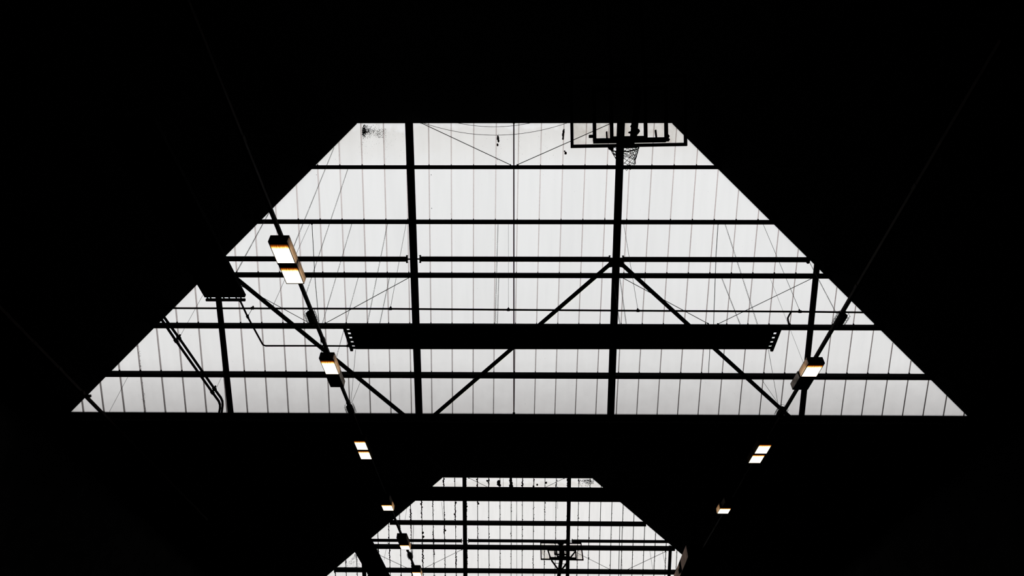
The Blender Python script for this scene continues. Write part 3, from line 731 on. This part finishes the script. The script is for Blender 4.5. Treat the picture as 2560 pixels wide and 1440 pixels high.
cord((1271, 558), (1271, 773.5), HP, 'thin cord to the long pipe, just left of the middle rod', r=.003)
cord((1559, 558), (1595, 776), HP, 'thin cord to the long pipe, right of the right long rafter')
cord((1906, 556), (2000, 778), HP, 'thin cord to the long pipe, in the right bay')
cord((774, 560), (682, 766), HP, 'thin cord behind the twin lamp down to the long pipe', r=.004)
cord((507, 738), (449, 843), 8.95, 'thin cord holding the pair of heating pipes, upper one', r=.004)
cord((554, 942), (539, 974), 8.55, 'thin cord holding the pair of heating pipes, lower one', r=.004)
cord((319, 943), (271, 1034), 8.0, 'thin cord at the lower left corner of the near glazing', r=.004)
def free(name, pts, r, label, cat, group=None):
    mb = MB(); mb.tube(pts, r, 5); return tag(mb.build(name, M_WIRE), label, cat, group)
free('cord', [onH(631, 771, HP), onH(619, 792, HE + .02)], .005, 'very short cord between the long pipe and the feed pipe', 'cord', 'hanging cords')
free('cord', [onH(889, 874, HC), onH(877, 1012, 8.15)], .0045, 'thin wire from the heater panel left end to the lower left caged fixture', 'cord', 'hanging cords')
free('cord', [onplane(903, 950, B1.S - .3), onH(880, 1006, 8.15)], .0045, 'short wire from the left wind brace to the lower left caged fixture', 'cord', 'hanging cords')
free('cord', [onH(1921, 874, HC), onH(1945, 1010, 8.15)], .0045, 'thin wire from the wide heater panel right end to the lower right caged fixture', 'cord', 'hanging cords')
free('cord', [onplane(1905, 950, B1.S), onH(1943, 1005, 8.15)], .0045, 'short wire from the lowest purlin to the lower right caged fixture', 'cord', 'hanging cords')
def arc(x0, x1, y0, sag, label):
    pts = []
    for i in range(25):
        u = i / 24; pts.append(onplane(x0 + (x1 - x0) * u, y0 + sag * 4 * u * (1 - u), B1.S - .1))
    free('slack_cable', pts, .0055, label, 'cable', 'slack cables under the ridge')
arc(1040, 1436, 301, 37, 'longer slack cable sagging under the near ridge')
arc(1100, 1370, 296, 21, 'shorter slack cable sagging just under the near ridge')
# far slope cords
gB = 'thin cords on the far slope'
for i, (x0, y0, x1, y1, lb) in enumerate(((1018, 1265, 1012, 1302, 'thin cord near the upper left hip of the far slope'), (1104, 1255, 1108, 1300, 'thin cord left of the far left rafter'), (970, 1350, 960, 1400, 'thin cord left of the far strut lamps'),
        (1258, 1196, 1258, 1219, 'thin cord pair under the far ridge'), (1394, 1255, 1394, 1272, 'short mossy cord above the far backboard'), (1553, 1374, 1556, 1428, 'thin cord right of the far backboard, beside the right rod'),
        (1624, 1374, 1632, 1424, 'thin slanting cord at the right of the far slope'), (1655, 1374, 1665, 1420, 'thin slanting cord beside the far right rafter stub'), (1292, 1255, 1291, 1303, 'thin cord beside the middle rod of the far slope'))):
    free('cord', [onplane(x0, y0, B2.S + .02), onplane(x1, y1, B2.S - .1)], .007, lb, 'cord', gB)

# ------------------------------------------------------------------ basketball backboards
def backboard(C, rx, up, nrm, label, rimoff, frame_mode):
    """C: middle of the board's rim edge; up: along the board's height; nrm: towards the rim side."""
    root = tag(empty('backboard', C), label, 'backboard', 'folded basketball backboards')
    P = lambda x, y, z=0: C + rx * x + up * y + nrm * z
    Wd, Hh = (.875 if frame_mode == 1 else .9), 1.05
    mb = MB(); mb.hexa([P(-Wd, 0, -.006), P(Wd, 0, -.006), P(Wd, Hh, -.006), P(-Wd, Hh, -.006), P(-Wd, 0, .006), P(Wd, 0, .006), P(Wd, Hh, .006), P(-Wd, Hh, .006)]); mb.build('glass_board', M_GLASS, root)
    fw = .045
    mb = MB()          # one closed rectangular ring
    o_ = [(-Wd - fw / 2, -fw / 2), (Wd + fw / 2, -fw / 2), (Wd + fw / 2, Hh + fw / 2), (-Wd - fw / 2, Hh + fw / 2)]
    i_ = [(-Wd + fw / 2, fw / 2), (Wd - fw / 2, fw / 2), (Wd - fw / 2, Hh - fw / 2), (-Wd + fw / 2, Hh - fw / 2)]
    vs = [P(*p, -.02) for p in o_] + [P(*p, -.02) for p in i_] + [P(*p, .02) for p in o_] + [P(*p, .02) for p in i_]
    fs = []
    for k in range(4):
        l = (k + 1) % 4
        fs += [(k, l, 4 + l, 4 + k), (8 + k, 12 + k, 12 + l, 8 + l), (k, 8 + k, 8 + l, l), (4 + k, 4 + l, 12 + l, 12 + k)]
    mb.add(vs, fs); mb.build('edge_frame', M_STEEL, root)
    # rim
    rc = P(0, rimoff, .15 + .225)
    rim = MB(); rim.tube([rc + rx * math.cos(a * math.pi / 16) * .225 + nrm * math.sin(a * math.pi / 16) * .225 for a in range(32)], .010, 8, closed=True)
    rr = rim.build('rim', M_RIM, root, smooth=True)
    mb = MB(); mb.hexa([P(-.09, rimoff - .03, .0), P(.09, rimoff - .03, .0), P(.09, rimoff + .03, .0), P(-.09, rimoff + .03, .0), P(-.1, rimoff - .02, .17), P(.1, rimoff - .02, .17), P(.1, rimoff + .0, .17), P(-.1, rimoff + .0, .17)])
    mb.bar(P(-.13, rimoff - .04, .02), P(.13, rimoff - .04, .02), .06, .03, nrm)
    mb.build('rim_bracket', M_STEEL, root)
    # net: twelve strands, crossing, hanging straight down
    dn = Vector((0, 0, -1)); net = MB(); n = 12; rows = 8; L = .42
    if frame_mode == 2: dn = (nrm * .6 + Vector((0, 0, -1)) * .4).normalized(); L = .34
    def node(i, j):
        a = 2 * math.pi * (i + (.5 if j % 2 else 0)) / n; f = j / rows; r = .222 - .100 * min(1, f * 1.25)
        nn = nrm * (1 - f) + Vector((0, 1, 0)) * f if frame_mode == 1 else nrm if abs(nrm.z) < .5 else (nrm * (1 - f) + up * f)
        return rc + rx * math.cos(a) * r + (nn.normalized() if frame_mode == 1 else up.cross(rx).cross(rx) * 0 + nrm) * math.sin(a) * r + dn * L * f ** .8
    for i in range(n):
        for j in range(rows):
            for s in ((0, 1) if j % 2 else (-1, 0)):
                net.tube([node(i, j), node((i + s) % n, j + 1)], .0048, 4)
    net.build('net', M_CORD, rr, kind='stuff')
    return root, P
z1 = 9.4; cc = Vector((1572 - 1280, 363.5 - 720, F)) * (z1 / F); C1 = EYE + R @ cc
roll = math.radians(1.0)
up1 = Vector((-.0, -math.sin(math.radians(43)), math.cos(math.radians(43)))); nr1 = Vector((0, math.cos(math.radians(43)), math.sin(math.radians(43))))
rx1 = (X_ * math.cos(roll) + up1 * math.sin(roll)); up1b = (up1 * math.cos(roll) - X_ * math.sin(roll))
yaw = Matrix.Rotation(math.radians(0), 3, 'Z')
bb1, P1 = backboard(C1, rx1, up1b, nr1, 'glass basketball backboard with net, folded up under the near ridge', .035, 1)
# support frame behind the board (viewer's side)
q = 1 / 165.5; zz = -.07
for xa, xb, ya, yb, ww in ((-92, 92, 10, 10, .07), (-88.5, -88.5, 10, 150, .05), (-45, -45, 10, 150, .05), (41, 41, 10, 150, .05), (93, 93, 10, 150, .05), (-92, 92, 140, 140, .05), (-45, 41, 16, 16, .05), (-103, -88, 22, 22, .04), (-57, -58, 14, 33, .018), (68, 66, 14, 35, .018)):
    mb = MB(); mb.bar(P1(xa * q, ya * q, zz), P1(xb * q, yb * q, zz), ww, .05, nr1); mb.build('frame_bar', M_STEEL, bb1)
for xa, ya, ra in ((95, 19, .036), (97, 10, .028)):
    mb = MB(); mb.blob(P1(xa * q, ya * q, zz), ra, ra, .04, (rx1, up1b, nr1), n=8); mb.build('clamp', M_STEEL, bb1)
mast_top = P1(.12, 1.0, -1.0)
mb = MB(); mb.bar(P1(8 * q, 8 * q, -.1), P1(22 * q, 130 * q, -.12), .095, .08, nr1); mb.build('mast', M_STEEL, bb1)
for xa, ya, ra, rb in ((3, 29, .045, .018), (19, 31, .035, .05), (5, 45, .02, .022)):
    mb = MB(); mb.blob(P1(xa * q, ya * q, -.1), ra, rb, .04, (rx1, up1b, nr1), n=8); mb.build('mast_fitting', M_STEEL, bb1)
mb = MB(); mb.tube([P1(-.3, .02, .05), P1(-.27, -.04, .06)], .03, 8); mb.tube([P1(-.29, -.03, .02), P1(-.24, -.05, .02)], .02, 6); mb.build('release_lever', M_STEEL, bb1)
for sx_ in (-45, 41):
    mb = MB(); mb.tube([P1(sx_ * q, 140 * q, zz), Vector((P1(sx_ * q, 0, 0).x, 3.8, 1.6 + 10.6))], .03, 8); mb.build('hanger_arm', M_STEEL, bb1)

z2 = 27.2; cc = Vector((1402 - 1280, 1357.5 - 720, F)) * (z2 / F); C2 = EYE + R @ cc
e2 = math.radians(21)
up2 = Vector((0, -.52, -.854)).normalized(); nr2 = Vector((0, .854, -.52)).normalized()
roll2 = math.radians(-1.2); rx2 = X_ * math.cos(roll2) + up2 * math.sin(-roll2) * .6; up2b = (up2 - up2.dot(rx2) * rx2).normalized()
bb2, P2 = backboard(C2, rx2, up2b, nr2, 'glass basketball backboard folded flat in front of the far slope, rim towards the viewer', .08, 2)
for a_, b_, w1 in (((-.55, 1.04), (.62, 1.04), .10), ((-.60, .50), (-.50, 1.04), .05), ((.62, .50), (.60, 1.04), .05), ((-.60, .52), (.62, .52), .05), ((.35, 1.0), (.6, .6), .045), ((-.22, .55), (-.20, .98), .045), ((-.2, .92), (.35, .95), .035), ((-.31, .38), (-.31, .80), .035), ((-.31, .80), (.22, .80), .035)):
    mb = MB(); mb.bar(P2(*a_, -.05), P2(*b_, -.05), w1, .05, nr2); mb.build('frame_bar', M_STEEL, bb2)
def P2v(x, y, z): return EYE + R @ (Vector((x - 1280, y - 720, F)) * (z / F))
mb = MB()
mb.bar(P2v(1405, 1383, 26.2), P2v(1383, 1540, 27.0), .14, .12, (0, 0, 1)); mb.build('mast', M_RAIL, bb2)
for p_, q_, w1 in (((1379, 1401, 26), (1397, 1426, 26.2), .035), ((1419, 1405, 26), (1402, 1427, 26.2), .035), ((1387, 1408, 26), (1413, 1410, 26), .012), ((1404, 1372, 26.3), (1405, 1392, 26.2), .11)):
    mb = MB(); mb.tube([P2v(*p_), P2v(*q_)], w1, 8); mb.build('strut', M_STEEL, bb2)
